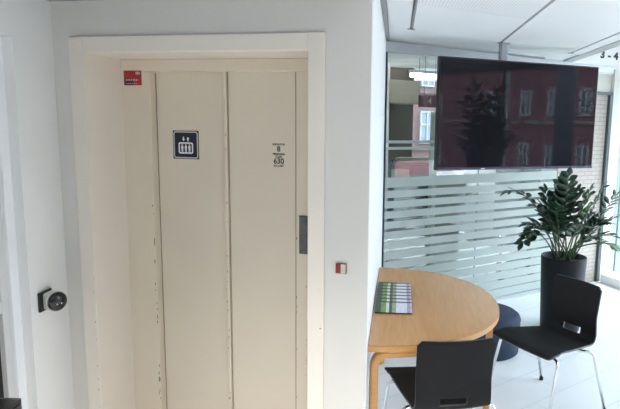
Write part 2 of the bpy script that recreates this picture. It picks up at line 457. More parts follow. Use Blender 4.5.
# lobby ceiling, border, hung panels, edge trim
def ceil_poly(name, poly, z0, z1, m): 
    bm = new_bm(); add_prism(bm, poly, z0, z1); return bm
GA = math.radians(32.6); G0 = Vector((.113, 4.745, 0)); MG = Matrix.Translation(G0) @ Matrix.Rotation(GA, 4, 'Z')  # glass frame: x along, y behind
EDGE = lambda y: 1.965 + (y-5.95)*.035
ce = struct('ceiling')
bm = new_bm()
# dropped ceiling slab from the shaft wall to its edge
add_prism(bm, [(-.05, -4.5), (EDGE(-4.5)+.1, -4.5), (EDGE(7)+.1, 7.0), (.2, 7.0), (.10, 4.8), (.0, 2.40), (-.05, 2.40)], CZ+.012, CZ+.10)
obj('ceiling_board', bm, M['ceil'], ce)
bm = new_bm(); add_prism(bm, [(-3, -4.7), (4.5, -4.7), (4.5, 10.2), (-3, 10.2)], HZ, HZ+.15); obj('ceiling_slab', bm, M['ceil'], ce)
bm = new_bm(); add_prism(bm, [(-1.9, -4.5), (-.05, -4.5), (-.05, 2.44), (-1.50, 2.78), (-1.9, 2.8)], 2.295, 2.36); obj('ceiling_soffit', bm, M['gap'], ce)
bm = new_bm(); add_prism(bm, [(-.06, -4.5), (-.045, -4.5), (-.045, 2.40), (-.06, 2.40)], 2.295, HZ); obj('ceiling_soffit_edge', bm, M['ceil'], ce)
# panels: long strips running along the depth, ending short of the glass
jx = lambda k, y: .275 + .745*k + (y-4.15)*.045
ends = [3.75, 4.13, 4.66, 5.25, 5.40]
for k in range(-1, 3):
    ya = 4.15 + .56*k; yb = 4.15 + .56*(k+1)
    if k == -1:
        xs = lambda y: .012 + (y-2.4)*.049
        poly = [(xs(-4.4)-.0, -4.4), (jx(0, -4.4)-.012, -4.4), (jx(0, 4.15)-.012, 4.15), (xs(3.95)+.012, 3.95)]
        poly[0] = (-.03, -4.4); poly.insert(0, (-.03, 2.3)); poly[0] = (.01, 2.45); poly = [(xs(3.95)+.024, 3.95), (.034, 2.45), (-.03, -4.4), (jx(0, -4.4)-.012, -4.4), (jx(0, 4.15)-.012, 4.15)]
    else:
        R_ = (lambda y: jx(k+1, y)-.012) if k < 2 else (lambda y: EDGE(y)-.003)
        if k == 2: yb = 5.40
        poly = [(jx(k, -4.4)+.012, -4.4), (R_(-4.4), -4.4), (R_(yb), yb), (jx(k, ya)+.012, ya)]
    # far solid part and the slotted field nearer the camera
    if k == 0:
        ysl = 3.30
        bm = new_bm(); add_prism(bm, [(jx(0, ysl)+.012, ysl), (jx(1, ysl+.42)-.012, ysl+.42), (jx(1, yb)-.012, yb), (jx(0, ya)+.012, ya)], CZ, CZ+.011); obj('ceiling_panel', bm, M['panel'], ce)
        bm = new_bm(); add_prism(bm, [(jx(0, -4.4)+.012, -4.4), (jx(1, -4.4)-.012, -4.4), (jx(1, ysl+.415)-.012, ysl+.415), (jx(0, ysl-.005)+.012, ysl-.005)], CZ, CZ+.011); obj('slotted_ceiling_panel', bm, M['slots'], ce)
    else:
        bm = new_bm(); add_prism(bm, poly[::-1] if k == -1 else poly, CZ, CZ+.011); obj('ceiling_panel', bm, M['panel'], ce)
bm = new_bm()
for k in range(0, 3):
    ye = 4.15+.56*k
    add_prism(bm, [(jx(k, -4.4)-.0119, -4.4), (jx(k, -4.4)+.0119, -4.4), (jx(k, ye)+.0119, ye), (jx(k, ye)-.0119, ye)], CZ+.006, CZ+.0118)
    add_box(bm, (jx(k, ye), ye+.012, CZ+.003), (.05, .025, .012), GA)
obj('ceiling_joint', bm, M['gap'], ce)
bm = new_bm(); add_prism(bm, [(EDGE(-4.5), -4.5), (EDGE(-4.5)+.10, -4.5), (EDGE(6.05)+.10, 6.05), (EDGE(5.95), 5.95)], CZ-.006, CZ+.0118)
obj('ceiling_edge_trim', bm, M['rail'], ce)
bm = new_bm(); add_prism(bm, [(-.003, 2.41), (.030, 2.41), (.138, 4.73), (.110, 4.73)], CZ-.002, CZ+.0118); obj('shadow_gap', bm, M['gap'], ce)

# glass partition
gp = struct('wall_glass', loc=G0, rz=GA)
S1 = 2.21
for a, b in ((.004, 1.080), (1.086, S1)):
    bm = new_bm(); add_box(bm, ((a+b)/2, 0, 1.195), (b-a, .010, 2.33)); obj('glass_pane', bm, M['glass'], gp)
bm = new_bm(); add_box(bm, (1.083, 0, 1.195), (.005, .011, 2.33)); add_box(bm, (.003, -.003, 1.195), (.006, .02, 2.33)); obj('glass_joint', bm, M['joint'], gp)
bm = new_bm(); add_box(bm, (S1/2+.4, 0, 2.40), (S1+.85, .05, .072), 0, 0, .002); add_box(bm, (S1/2+.4, -.002, 2.358), (S1+.85, .03, .012)); obj('top_rail', bm, M['rail'], gp)
bm = new_bm(); add_box(bm, (S1/2, 0, .015), (S1, .03, .03)); obj('floor_rail', bm, M['rail'], gp)
bm = new_bm()
def band(z0, z1, a=.012, b=S1-.004):
    add_box(bm, ((a+b)/2, -.0065, (z0+z1)/2), (b-a, .001, z1-z0))
band(1.603, 1.628); band(1.549, 1.573)
edges = [1.312]
for k in range(14):
    z = 1.212 - .0895*k
    th = .027 if k < 5 else max(.013, .027-.002*(k-4))
    band(z+th/2, edges[-1]); edges.append(z-th/2)
band(.03, edges[-1])
obj('frosted_stripes', bm, M['frost'], gp)
# tiled panel in a black frame, pale post, lintel, beyond the glass to the right
bp = struct('wall_tiled', loc=G0, rz=GA)
bm = new_bm(); add_box(bm, (2.60, .02, 1.065), (.76, .05, 2.13)); obj('brick_panel', bm, M['shutter'], bp)
bm = new_bm(); add_box(bm, (3.005, 0, 1.08), (.05, .08, 2.16)); add_box(bm, (2.62, 0, 2.145), (.82, .08, .03)); obj('panel_frame', bm, M['joint'], bp)
bm = new_bm(); add_box(bm, (3.12, .02, 1.205), (.18, .12, 2.41), 0, 0, .004); add_box(bm, (2.62, .03, 2.285), (.82, .06, .25)); obj('post', bm, M['post'], bp)
bm = new_bm(); add_box(bm, (3.45, .08, (2.405+HZ)/2), (3.1, .20, HZ-2.405)); struct('wall_bulkhead', bm, M['wall_white'], loc=G0, rz=GA)
bm = new_bm(); add_box(bm, (4.12, .08, 1.2), (1.78, .10, 2.40)); struct('wall_entrance', bm, M['entry'], loc=G0, rz=GA)
# side screen of the entrance, standing on a white kerb
VS = math.radians(-69); V0 = Vector((2.850, 6.40, 0))
sc = struct('window_1', loc=V0, rz=VS)
bm = new_bm(); add_box(bm, (.60, 0, 1.20), (1.15, .012, 2.16)); obj('glass_pane', bm, M['glass'], sc)
bm = new_bm(); add_box(bm, (.028, 0, 1.20), (.008, .014, 2.16)); obj('glass_joint', bm, M['darkgreen'], sc)
bm = new_bm(); add_box(bm, (.60, -.06, .05), (1.15, .26, .10), 0, 0, .006); obj('sill', bm, M['white_paint'], sc)
bm = new_bm(); add_box(bm, (.60, 0, 2.32), (1.15, .06, .08), 0, 0, .004); obj('top_rail', bm, M['rail'], sc)

# room behind the glass
def gcol(px, b, py=150):
    d = (px-370)/F*Rc - (py-204.5)/F*Uc + f0; n = Vector((-math.sin(GA), math.cos(GA), 0)); q = G0 + n*b
    t = q.dot(n)/d.dot(n); P_ = d*t - q; return P_.x*math.cos(GA) + P_.y*math.sin(GA)
def gz(px, py, b):
    d = (px-370)/F*Rc - (py-204.5)/F*Uc + f0; n = Vector((-math.sin(GA), math.cos(GA), 0)); return H + d.z*((G0+n*b).dot(n)/d.dot(n))
sl_, sr_ = gcol(409, 2.6), gcol(480, 2.6)
bm = new_bm(); add_box(bm, ((sl_-2.3)/2, 2.6, 1.6), (sl_+2.3, .15, 3.2)); add_box(bm, ((sr_+4.7)/2, 2.6, 1.6), (4.7-sr_, .15, 3.2))
add_box(bm, ((sl_+sr_)/2, 2.6, .45), (sr_-sl_, .15, .9)); add_box(bm, ((sl_+sr_)/2, 2.6, 2.95), (sr_-sl_, .15, .5)); struct('wall_office', bm, M['office'], loc=G0, rz=GA)
bm = new_bm(); add_prism(bm, [(.06, 4.83), (2.9, 6.65), (4.2, 7.6), (4.2, 10.1), (.3, 10.1)], CZ+.11, CZ+.19); obj('ceiling_office', bm, M['ceil'], ce)

bm = new_bm(); add_box(bm, (3.28, 1.36, 1.6), (.08, 2.45, 3.2)); struct('wall_sun_block', bm, M['office'], loc=G0, rz=GA)  # unseen wall added to keep the sun off the office floor

# glazed front (to the right of the camera) and outside
wf = struct('window_2')
bm = new_bm()
for y in (1.23, 2.6, 5.2, 6.8, 8.2): add_box(bm, (FX, y, 1.3), (.10, .06, 2.6))
add_box(bm, (FX, 4.8, .05), (.12, 7.18, .10)); add_box(bm, (FX, 4.8, 2.62), (.12, 7.18, .08))
obj('window_frame', bm, M['rail'], wf)
bm = new_bm(); add_box(bm, (FX, 4.8, 1.35), (.008, 7.1, 2.5)); obj('glass_pane', bm, M['glass_clear'], wf)
bm = new_bm(); add_box(bm, (FX, 2.0, 2.93), (.15, 13.2, .54)); struct('wall_front', bm, M['wall_white'])
bm = new_bm(); add_box(bm, (FX, -1.70, 1.33), (.15, 5.8, 2.66)); struct('wall_daylight_block', bm, M['wall_white'])  # solid front added out of view to cut daylight on the lift wall
bm = new_bm(); add_box(bm, (5, 0, -1.6), (140, 140, .2)); struct('ground', bm, M['concrete'], loc=(4.0+10.3, 0, 0))


# ------------------------------------------------------------------ buildings across the street (seen as reflections)
def building(name, label, x, y0, y1, z1, m, rows, loc=None, rz=0.0, fm='win_white', sm='stone'):
    r = thing(name, label, 'building', loc or (x, (y0+y1)/2, -1.5), rz)
    bm = new_bm(); add_box(bm, (3, 0, (z1+1.5)/2), (6, y1-y0, z1+1.5)); obj('facade', bm, m, r)
    bm = new_bm()
    for z in sorted({w[1] for w in rows}): add_box(bm, (-.06, 0, z-.42+1.5), (.16, y1-y0, .22))
    obj('string_course', bm, M[sm], r)
    for (y, z, w, h) in rows:
        bm = new_bm(); yy = y-(y0+y1)/2; zz = z+h/2+1.5; t = .10
        add_box(bm, (-.05, yy-w/2, zz), (.12, t, h)); add_box(bm, (-.05, yy+w/2, zz), (.12, t, h)); add_box(bm, (-.05, yy, zz), (.12, t*.9, h))
        for q in (-.5, 0.1, .5): add_box(bm, (-.05, yy, zz+q*h), (.12, w+t, t))
        wo = obj('window', bm, M[fm], r)
        bm = new_bm(); add_box(bm, (-.01, yy, zz), (.05, w, h)); obj('pane', bm, M['win_glass'], wo)
    return r
rows = []
for y in (-30, -27.5, -25, -22.5, -20, -17.6, -13.2, -10.85, -9.05, -7.1):
    rows += [(y, 2.55, .62, 1.4), (y, -.70, .62, 1.5), (y, 5.8, .62, 1.4)]
building('red_building', 'long red building across the street, mirrored in the dark screen', 28, -44, -6.45, 10.5, M['red_wall'], rows)
# ------------------------------------------------------------------ television on its ceiling pole
TA = math.radians(22.3)
tv = thing('television', 'large black flat television hanging from the ceiling on a grey pole', 'television', (1.095, 4.690, CZ), TA)
W_, Z0, Z1 = 1.575, 1.409-CZ, 2.288-CZ; xo = .138
bm = new_bm()
zc = (Z0+Z1)/2; hh = Z1-Z0
add_box(bm, (xo, -.030, zc), (W_, .045, hh), 0, 0, .006); add_box(bm, (xo, .005, zc-.05), (W_*.72, .05, hh*.62), 0, 0, .012)
obj('body', bm, M['bezel'], tv)
bm = new_bm(); add_box(bm, (xo, -.0535, zc+.006), (W_-.022, .003, hh-.036)); obj('screen', bm, M['screen'], tv)
bm = new_bm(); add_box(bm, (xo, -.054, Z0+.009), (W_-.008, .006, .016), 0, 0, .001); o = obj('lower_trim', bm, M['bezel_low'], tv)
bm = new_bm(); add_box(bm, (xo-.36, -.0575, Z0+.010), (.035, .0015, .006)); obj('badge', bm, M['silver'], tv)
bm = new_bm(); add_box(bm, (0, .055, -.25), (.062, .05, .50), 0, 0, .006); add_box(bm, (0, .045, -.006), (.075, .06, .012), 0, 0, .003); obj('ceiling_pole', bm, M['pole'], tv)
bm = new_bm(); add_box(bm, (0, .034, -.55), (.30, .012, .30), 0, 0, .003); obj('mounting_plate', bm, M['steel'], tv)

# ------------------------------------------------------------------ signs and fittings on the lift front
MD = ME                                                # lift-wall frame
def face_m(u, y, z): return ME @ Matrix.Translation((u, y, z)) @ Matrix.Rotation(PI/2, 4, 'X')  # local x right, y up, z towards the viewer
def place(o, u, y, z):
    o.matrix_world = face_m(u, y, z); return o
# lift pictogram
ls = thing('lift_sign', 'square navy lift pictogram sign with silver border on the left lift door leaf', 'sign')
ls.matrix_world = face_m(.480, .2963, 1.634)
bm = new_bm(); add_box(bm, (0, 0, .001), (.145, .145, .002), 0, 0, .0); obj('sign_plate', bm, M['navy'], ls)
def ring(bm, w, h, r, t, z, th=.0012):
    def rr(w, h, r):
        out = []
        for cx, cy, a0 in ((w/2-r, h/2-r, 0), (-w/2+r, h/2-r, 90), (-w/2+r, -h/2+r, 180), (w/2-r, -h/2+r, 270)):
            for k in range(7):
                a = math.radians(a0+15*k); out.append((cx+r*math.cos(a), cy+r*math.sin(a)))
        return out
    o = rr(w, h, r); i = rr(w-2*t, h-2*t, max(r-t, .001)); n = len(o)
    for zz in (z, z+th):
        vo = [bm.verts.new((x, y, zz)) for x, y in o]; vi = [bm.verts.new((x, y, zz)) for x, y in i]
        for k in range(n): bm.faces.new((vo[k], vo[(k+1) % n], vi[(k+1) % n], vi[k]))
        if zz == z: a, b = vo, vi
    for k in range(n):
        bm.faces.new((a[k], a[(k+1) % n], vo[(k+1) % n], vo[k])); bm.faces.new((b[k], b[(k+1) % n], vi[(k+1) % n], vi[k]))
    bmesh.ops.recalc_face_normals(bm, faces=bm.faces)
bm = new_bm(); ring(bm, .138, .138, .014, .006, .002); obj('sign_border', bm, M['silver'], ls)
bm = new_bm(); ring(bm, .082, .058, .010, .007, .002)
bmesh.ops.translate(bm, vec=(.0, -.016, 0), verts=bm.verts)
for px in (-.020, 0, .020):
    add_box(bm, (px, -.017, .0026), (.0095, .022, .0012)); add_box(bm, (px-.0027, -.031, .0026), (.0032, .014, .0012)); add_box(bm, (px+.0027, -.031, .0026), (.0032, .014, .0012))
    add_lathe(bm, [(0, 0), (.0042, 0), (.0042, .0012), (0, .0012)], 12, (px, -.001, .002))
    add_box(bm, (px, -.012, .0026), (.013, .009, .0012))
for px, d in ((-.012, -1), (.013, 1)):
    add_prism(bm, [(px-.008, .030-.001*d), (px+.008, .030-.001*d), (px, .030+.011*d)] if d > 0 else [(px+.008, .031), (px-.008, .031), (px, .019)], .002, .0032)
    add_box(bm, (px, .030-.006*d, .0026), (.0055, .012, .0012))
obj('sign_pictogram', bm, M['white_print'], ls)
# red sticker
rs = thing('warning_sticker', 'small red and plum rectangular sticker at the top left of the lift door frame', 'sticker')
rs.matrix_world = face_m(.219, .2498, 1.968)
bm = new_bm(); add_box(bm, (0, 0, .0006), (.100, .073, .0012)); obj('sticker_face', bm, M['red'], rs)
bm = new_bm()
add_box(bm, (-.022, -.020, .0014), (.054, .034, .0006)); obj('plum_field', bm, M['plum'], rs)
bm = new_bm(); add_box(bm, (.030, .024, .0014), (.024, .014, .0006)); obj('pale_tag', bm, M['pink'], rs)
bm = new_bm()
for k in range(5): add_box(bm, (-.034+.014*k, -.010, .0020), (.009, .007, .0006))
for k in range(6): add_box(bm, (-.034+.011*k, -.028, .0020), (.006, .003, .0006))
obj('pale_print', bm, M['pink'], rs)
# capacity lettering
cl = thing('capacity_lettering', 'black capacity lettering with the figures 8 and 630 on the right lift door leaf', 'lettering')
cl.matrix_world = face_m(.9925, .2803, 1.597)
bm = new_bm()
I = Matrix.Identity(4)
for s, size, y in (('ELEVATOR', .0135, .052), ('8', .037, .029), ('PERSONER', .0135, .004), ('ELLER', .0125, -.009), ('630', .037, -.031), ('KG. LAST', .0130, -.054)):
    text_bm(bm, s, size, Matrix.Translation((0, y, .0006)), .0004, bold=.0007 if size > .02 else .0003)
obj('letters', bm, M['ink'], cl)
# call button on the wall to the right of the frame
cb = thing('call_button', 'small square call plate, half red half cream, on the wall right of the lift', 'button')
cb.matrix_world = face_m(1.393, .0, 1.121)
bm = new_bm(); add_box(bm, (0, 0, .004), (.049, .047, .008), 0, 0, .001); obj('back_plate', bm, M['key_edge'], cb)
bm = new_bm(); add_box(bm, (-.0115, 0, .009), (.020, .041, .006), 0, 0, .001); o = obj('red_lens', bm, M['red_key'], cb)
bm = new_bm(); add_box(bm, (.0115, 0, .009), (.022, .041, .006), 0, 0, .001); o = obj('cream_key', bm, M['cream_key'], cb)
# door holder on the left wall
dh = thing('door_holder', 'grey wall-mounted door holder with a round black disc, on the left wall', 'door holder')
dh.matrix_world = ML @ Matrix.Translation((-.185, 0, .915)) @ Matrix.Rotation(-PI/2, 4, 'Z')   # x out of the wall, y along the wall
# local: +x out of wall? rotate so that local x = -(wall y)
dh.matrix_world = ML @ Matrix.Translation((-.185, -.0005, .915)) @ Matrix.Rotation(-PI/2, 4, 'Z')
bm = new_bm(); add_box(bm, (.006, 0, 0), (.012, .092, .092), 0, 0, .003); obj('wall_plate', bm, M['black_gloss'], dh)
bm = new_bm(); add_box(bm, (.028, .004, 0), (.036, .062, .080), 0, 0, .010); add_box(bm, (.048, 0, 0), (.02, .05, .056), 0, 0, .008); obj('housing', bm, M['housing'], dh)
TD = Matrix.Translation((.062, -.006, 0)) @ Matrix.Rotation(math.radians(-30), 4, 'Z') @ Matrix.Rotation(PI/2, 4, 'Y')
bm = new_bm(); add_lathe(bm, [(0, -.006), (.046, -.006), (.049, -.001), (.049, .006), (.046, .009), (0, .009)], 32, (0, 0, 0), 0, TD); obj('disc_rim', bm, M['housing'], dh)
bm = new_bm(); add_lathe(bm, [(0, .0091), (.045, .0091), (.044, .015), (.034, .022), (.018, .026), (0, .027)], 32, (0, 0, 0), 0, TD)
obj('magnet_disc', bm, M['black_gloss'], dh)
bm = new_bm()
for q in (-.010, .010): add_lathe(bm, [(0, .026), (.004, .026), (.004, .029), (0, .030)], 10, (.008, q, 0), 0, TD)
obj('screw', bm, M['chrome'], dh)

# dark bin at the bottom left corner
bn = thing('waste_bin', 'dark grey box with chamfered rim standing by the left door, cut off by the frame', 'bin', (-1.415, 1.93, 0), math.radians(-3))
bm = new_bm(); add_prism(bm, [(-.10, -.22), (.078, -.22), (.078, .10), (.045, .15), (-.10, .15)], 0, .66); obj('body', bm, M['dark'], bn)
bm = new_bm(); add_box(bm, (-.012, -.05, .668), (.17, .33, .016), 0, 0, .005); obj('rim', bm, M['black_gloss'], bn)

# floor numbers on the bulkhead
fn = thing('floor_lettering', 'black lettering 3-4- on the white bulkhead at the top right corner', 'lettering')
fn.matrix_world = MG @ Matrix.Translation((2.83, -.0206, 2.553)) @ Matrix.Rotation(PI/2, 4, 'X')
for i_, ch in enumerate('3-4-5'):
    bm = new_bm(); text_bm(bm, ch, .105, Matrix.Translation((-.02+.118*i_, 0, .001)), .001, 'CENTER', bold=.005, sx=1.45); obj('dash' if ch == '-' else 'figure', bm, M['ink'], fn)

# ------------------------------------------------------------------ half-round table
tb = thing('half_round_table', 'half-round birch table standing with its straight side against the shaft wall', 'table', (.038, 3.27, 0), math.radians(-2.8))
TZ = .72
def half(a, b, n=64, inset=0):
    pts = [(.0+inset, -b+inset)]
    pts = [((a-inset)*math.sin(t), -(b-inset)*math.cos(t)) for t in [PI*k/n for k in range(n+1)]]
    pts[0] = (0, -b+inset); pts[-1] = (0, b-inset)
    return pts
def d_top(a, b):
    # flatter at the ends, like the photographed top
    out = []
    for k in range(73):
        t = PI*k/72; s, c = math.sin(t), math.cos(t)
        e = 2/2.12
        out.append((a*abs(s)**e, -b*(1 if c > 0 else -1)*abs(c)**e))
    return out
bm = new_bm(); add_prism(bm, d_top(.732, .745), TZ-.032, TZ, 0, 1); 
es = [e for e in bm.edges if all(abs(v.co.z-TZ) < 1e-5 for v in e.verts)]
bmesh.ops.bevel(bm, geom=es, offset=.004, segments=2, affect='EDGES')
obj('tabletop', bm, [M['wood'], M['wood_edge']], tb)
def bent_leg(bm, x, y, dirv, w=.05, t=.036, reach=.24):
    """L leg of bent birch: a strip of width w swept along a rounded corner"""
    d = Vector((dirv[0], dirv[1], 0)).normalized(); s = Vector((-d.y, d.x, 0))
    path = round_path([(0, 0, 0), (0, 0, TZ-.033-t/2), (reach, 0, TZ-.033-t/2)], .07, 10)
    rings = []
    for i, q in enumerate(path):
        if i == 0: tg = path[1]-q
        elif i == len(path)-1: tg = q-path[i-1]
        else: tg = path[i+1]-path[i-1]
        tg.normalize(); nn = Vector((-tg.z, 0, tg.x))
        ring_ = []
        for a, b in ((-1, -1), (1, -1), (1, 1), (-1, 1)):
            l = q + nn*(t/2*b)
            ring_.append(bm.verts.new(Vector((x, y, 0)) + d*l.x + s*(w/2*a) + Vector((0, 0, l.z))))
        rings.append(ring_)
    for i in range(len(rings)-1):
        for k in range(4): bm.faces.new((rings[i][k], rings[i][(k+1) % 4], rings[i+1][(k+1) % 4], rings[i+1][k]))
    bm.faces.new(rings[0][::-1]); bm.faces.new(rings[-1]); bmesh.ops.recalc_face_normals(bm, faces=bm.faces)
    bmesh.ops.bevel(bm, geom=[e for e in bm.edges if e.calc_length() > .001 and len(e.link_faces) == 2 and e.calc_face_angle(0) > 1.2], offset=.005, segments=2, affect='EDGES')
for x, y, dv in ((.030, -.715, (1, .22)), (.030, .69, (1, -.6)), (.675, -.12, (-1, .10))):
    bm = new_bm(); bent_leg(bm, x, y, dv); obj('leg', bm, M['wood_edge'], tb)

# leaflets fanned out along the wall
N_LEAF = 8
leaf_labels = ['nearest leaflet of the fanned row, on top with its whole cover showing'] + \
    ['%s leaflet of the fanned row, counted from the camera' % w for w in ('second', 'third', 'fourth', 'fifth', 'sixth', 'seventh')] + ['farthest leaflet of the fanned row, at the bottom against the table']
proto = None
for k in range(N_LEAF):
    y = 2.985 + .0655*k; x = .140 + (y-2.985)*.052
    if proto is None:
        bm = new_bm(); add_box(bm, (0, .074, .0035), (.208, .148, .007), 0, 1)
        for f in bm.faces:
            if f.normal.z > .9: f.material_index = 0
        proto = o = obj('leaflet', bm, [M['cover'], M['page_edge']])
    else:
        o = proto.copy(); COL.objects.link(o)
    o.location = (x, y, TZ+.0006); o.rotation_euler = (math.radians(6.5 if k < N_LEAF-1 else .05), 0, math.radians(-2.8+random.uniform(-.6, .6)))
    tag(o, leaf_labels[k], 'leaflet', 'leaflets fanned out on the half-round table')

# ------------------------------------------------------------------ shell chairs
def shell_bm():
    # side profile (y forward, z up), front lip to the top of the back
    ctrl = [(.252, .433), (.212, .446), (.12, .445), (.03, .436), (-.06, .428), (-.13, .422), (-.178, .421), (-.207, .431), (-.222, .455), (-.229, .495), (-.235, .56), (-.247, .66), (-.267, .788)]
    P = []
    for i in range(len(ctrl)-1):
        p0 = Vector(ctrl[max(i-1, 0)]); p1 = Vector(ctrl[i]); p2 = Vector(ctrl[i+1]); p3 = Vector(ctrl[min(i+2, len(ctrl)-1)])
        for s in range(4):
            t = s/4
            P.append(.5*((2*p1)+(-p0+p2)*t+(2*p0-5*p1+4*p2-p3)*t*t+(-p0+3*p1-3*p2+p3)*t**3))
    P.append(Vector(ctrl[-1]))
    L = [0]
    for a, b in zip(P[:-1], P[1:]): L.append(L[-1]+(b-a).length)
    tot = L[-1]
    def width(i):
        y, z = P[i]
        s = L[i]
        # half width: seat .23 at the front, waist .185 at the bend, back .19
        kn = [(0, .248), (.06, .242), (.25, .218), (.40, .192), (.50, .184), (.60, .184), (.75, .186), (tot, .188)]
        for (a, wa), (b, wb) in zip(kn[:-1], kn[1:]):
            if a <= s <= b+1e-6:
                w = wa+(wb-wa)*(s-a)/(b-a); break
        for r, d in ((.030, s), (.022, tot-s)):
            if d < r: w -= r-math.sqrt(max(0, r*r-(r-d)**2))
        return w
    us = [-1, -.93, -.8, -.6, -.36, -.30, -.15, 0, .15, .30, .36, .6, .8, .93, 1]
    bm = bmesh.new(); G = []
    for i, q in enumerate(P):
        w = width(i); row = []
        back = max(0, min(1, (q.y-.47)/.12))
        for u in us:
            dish = .012*(u*u)*(1-back)
            wrap = .022*(u*u)*back
            row.append(bm.verts.new((u*w, q.x + wrap, q.y + dish*(0.4 if q.x > .15 else 1))))
        G.append(row)
    for i in range(len(P)-1):
        zm = (P[i].y+P[i+1].y)/2
        for k in range(len(us)-1):
            um = (us[k]+us[k+1])/2
            if P[i].x < -.2 and .452 <= zm <= .492 and abs(um) < .36:
                edge = abs(um) > .30
                if not edge: continue
                continue
            f = bm.faces.new((G[i][k], G[i][k+1], G[i+1][k+1], G[i+1][k])); f.smooth = True
    bmesh.ops.recalc_face_normals(bm, faces=bm.faces)
    return bm
shell_me = None
def make_chair(label, loc, facing):
    global shell_me
    t = thing('shell_chair', label, 'chair', loc, facing - PI/2, 'black shell chairs around the half-round table')
    o = obj('seat_shell', shell_bm(), [M['black'], M['rim']], t)
    md = o.modifiers.new('thickness', 'SOLIDIFY'); md.thickness = .011; md.offset = 0; md.material_offset_rim = 1; md.use_even_offset = True
    bv = o.modifiers.new('soft_edge', 'BEVEL'); bv.width = .002; bv.segments = 2; bv.limit_method = 'ANGLE'; bv.angle_limit = math.radians(50)
    bm = new_bm()
    for y in (.135, -.100): add_tube(bm, [(-.17, y, .402), (.17, y, .402)], .009)
    for x in (-.11, .11): add_tube(bm, [(x, .15, .400), (x, -.12, .400)], .008)
    obj('seat_frame', bm, M['chrome'], t)
    for sx in (-1, 1):
        for yt, yo, yf in ((.135, .165, .255), (-.100, -.145, -.262)):
            foot = (sx*.258, yf, .012)
            bm = new_bm(); add_tube(bm, round_path([(sx*.16, yt, .402), (sx*.232, yo, .408), foot], .045, 8), .0095, 12)
            lg = obj('leg', bm, M['chrome'], t)
            bm = new_bm(); add_lathe(bm, [(0, 0), (.013, 0), (.013, .022), (0, .022)], 14, (foot[0], foot[1], 0)); obj('glide', bm, M['rubber'], lg)
    return t
def copy_tree(o, parent=None):
    c = o.copy(); COL.objects.link(c)
    if parent: c.parent = parent
    for ch in list(o.children): copy_tree(ch, c)
    return c
chB = make_chair('black shell chair with chrome legs standing before the tall black planter', (1.132, 3.378, 0), math.radians(210.5))
chA = copy_tree(chB)
chA.location = (.372, 2.695, 0); chA.rotation_euler = (0, 0, math.radians(99)-PI/2)
chA['label'] = 'nearest black shell chair, its back to the camera, pushed under the table'

# ------------------------------------------------------------------ pouf
pf = thing('pouf', 'low round dark blue pouf on the floor behind the table by the glass', 'pouf', (.93, 4.28, 0))
bm = new_bm(); add_lathe(bm, [(0, .0), (.255, .0), (.268, .012), (.272, .10), (.272, .26), (.266, .295), (.24, .315), (.12, .322), (0, .323)], 48); obj('upholstery', bm, M['pouf'], pf)
bm = new_bm(); add_lathe(bm, [(.2715, .296-.03), (.2755, .2965-.03), (.2755, .3005-.03), (.2715, .301-.03)], 48); obj('seam', bm, M['pouf'], pf)

# ------------------------------------------------------------------ potted plants
def leaf_into(bm, base, d, up, ln, wd):
    """one pointed folded leaflet: base, direction, upper side, length, width"""
    d = d.normalized(); s = d.cross(up).normalized(); n = s.cross(d).normalized()
    prof = [(0, .05), (.18, .62), (.42, 1.0), (.68, .86), (.88, .42), (1, .02)]
    L_, R_, C_ = [], [], []
    for t, w in prof:
        sag = -.10*ln*t*t
        c = base + d*(ln*t) + n*sag
        C_.append(bm.verts.new(c)); L_.append(bm.verts.new(c - s*(wd*.5*w) + n*(wd*.10*w))); R_.append(bm.verts.new(c + s*(wd*.5*w) + n*(wd*.10*w)))
    for i in range(len(prof)-1):
        for a, b in ((L_, C_), (C_, R_)):
            f = bm.faces.new((a[i], b[i], b[i+1], a[i+1])); f.smooth = True
def frond(parent, base, ctrl, tip, n, ln, wd, m, bare=.25, r=.006):
    base, ctrl, tip = Vector(base), Vector(ctrl), Vector(tip)
    B = lambda t: (1-t)**2*base + 2*t*(1-t)*ctrl + t*t*tip
    bm = new_bm()
    side0 = (tip-base).cross(Vector((0, 0, 1)))
    if side0.length < .05: side0 = Vector((1, .3, 0))
    side0.normalize(); side0 = (side0 + Vector((random.uniform(-.5, .5), random.uniform(-.5, .5), 0))).normalized()
    for k in range(n):
        t = bare + (1-bare)*(k+.5)/n
        q = B(t); tg = (B(min(1, t+.03))-B(t-.03)).normalized()
        s = (side0 - tg*side0.dot(tg)).normalized(); up = s.cross(tg).normalized()
        sc_ = (.75+.35*math.sin(PI*(k+1)/(n+1)))*random.uniform(.88, 1.12)
        for sg in (-1, 1):
            d = s*sg*.92 + tg*.62 + up*random.uniform(-.1, .35) + Vector((random.uniform(-.15, .15), random.uniform(-.15, .15), random.uniform(-.1, .1)))
            leaf_into(bm, q + s*sg*r*.6 + tg*(.012*sg), d, up + Vector((0, 0, .3)), ln*sc_, wd*sc_)
    leaf_into(bm, B(1), (B(1)-B(.95)), side0.cross(B(1)-B(.95)), ln*.8, wd*.8)
    bmesh.ops.recalc_face_normals(bm, faces=bm.faces)
    o = obj('frond', bm, m, parent); md = o.modifiers.new('thickness', 'SOLIDIFY'); md.thickness = .0012
    bm = new_bm(); add_tube(bm, [B(k/12) for k in range(13)], r, 8, True, [r*(1.35-.95*k/12) for k in range(13)]); obj('stem', bm, M['stem'], o)
    return o
PX, PY, PH = 1.700, 4.78, .655
pl = thing('potted_plant', 'dark green arching potted plant in a tall black round planter by the glass', 'plant', (PX, PY, 0))
bm = new_bm(); add_lathe(bm, [(0, 0), (.160, 0), (.166, .01), (.192, PH-.01), (.190, PH), (.176, PH), (.172, PH-.06), (0, PH-.06)], 48); obj('planter', bm, M['planter'], pl)
bm = new_bm(); add_lathe(bm, [(0, PH-.035), (.10, PH-.030), (.1715, PH-.045)], 32); 
for v in bm.verts: v.co.z += random.uniform(-.006, .006)
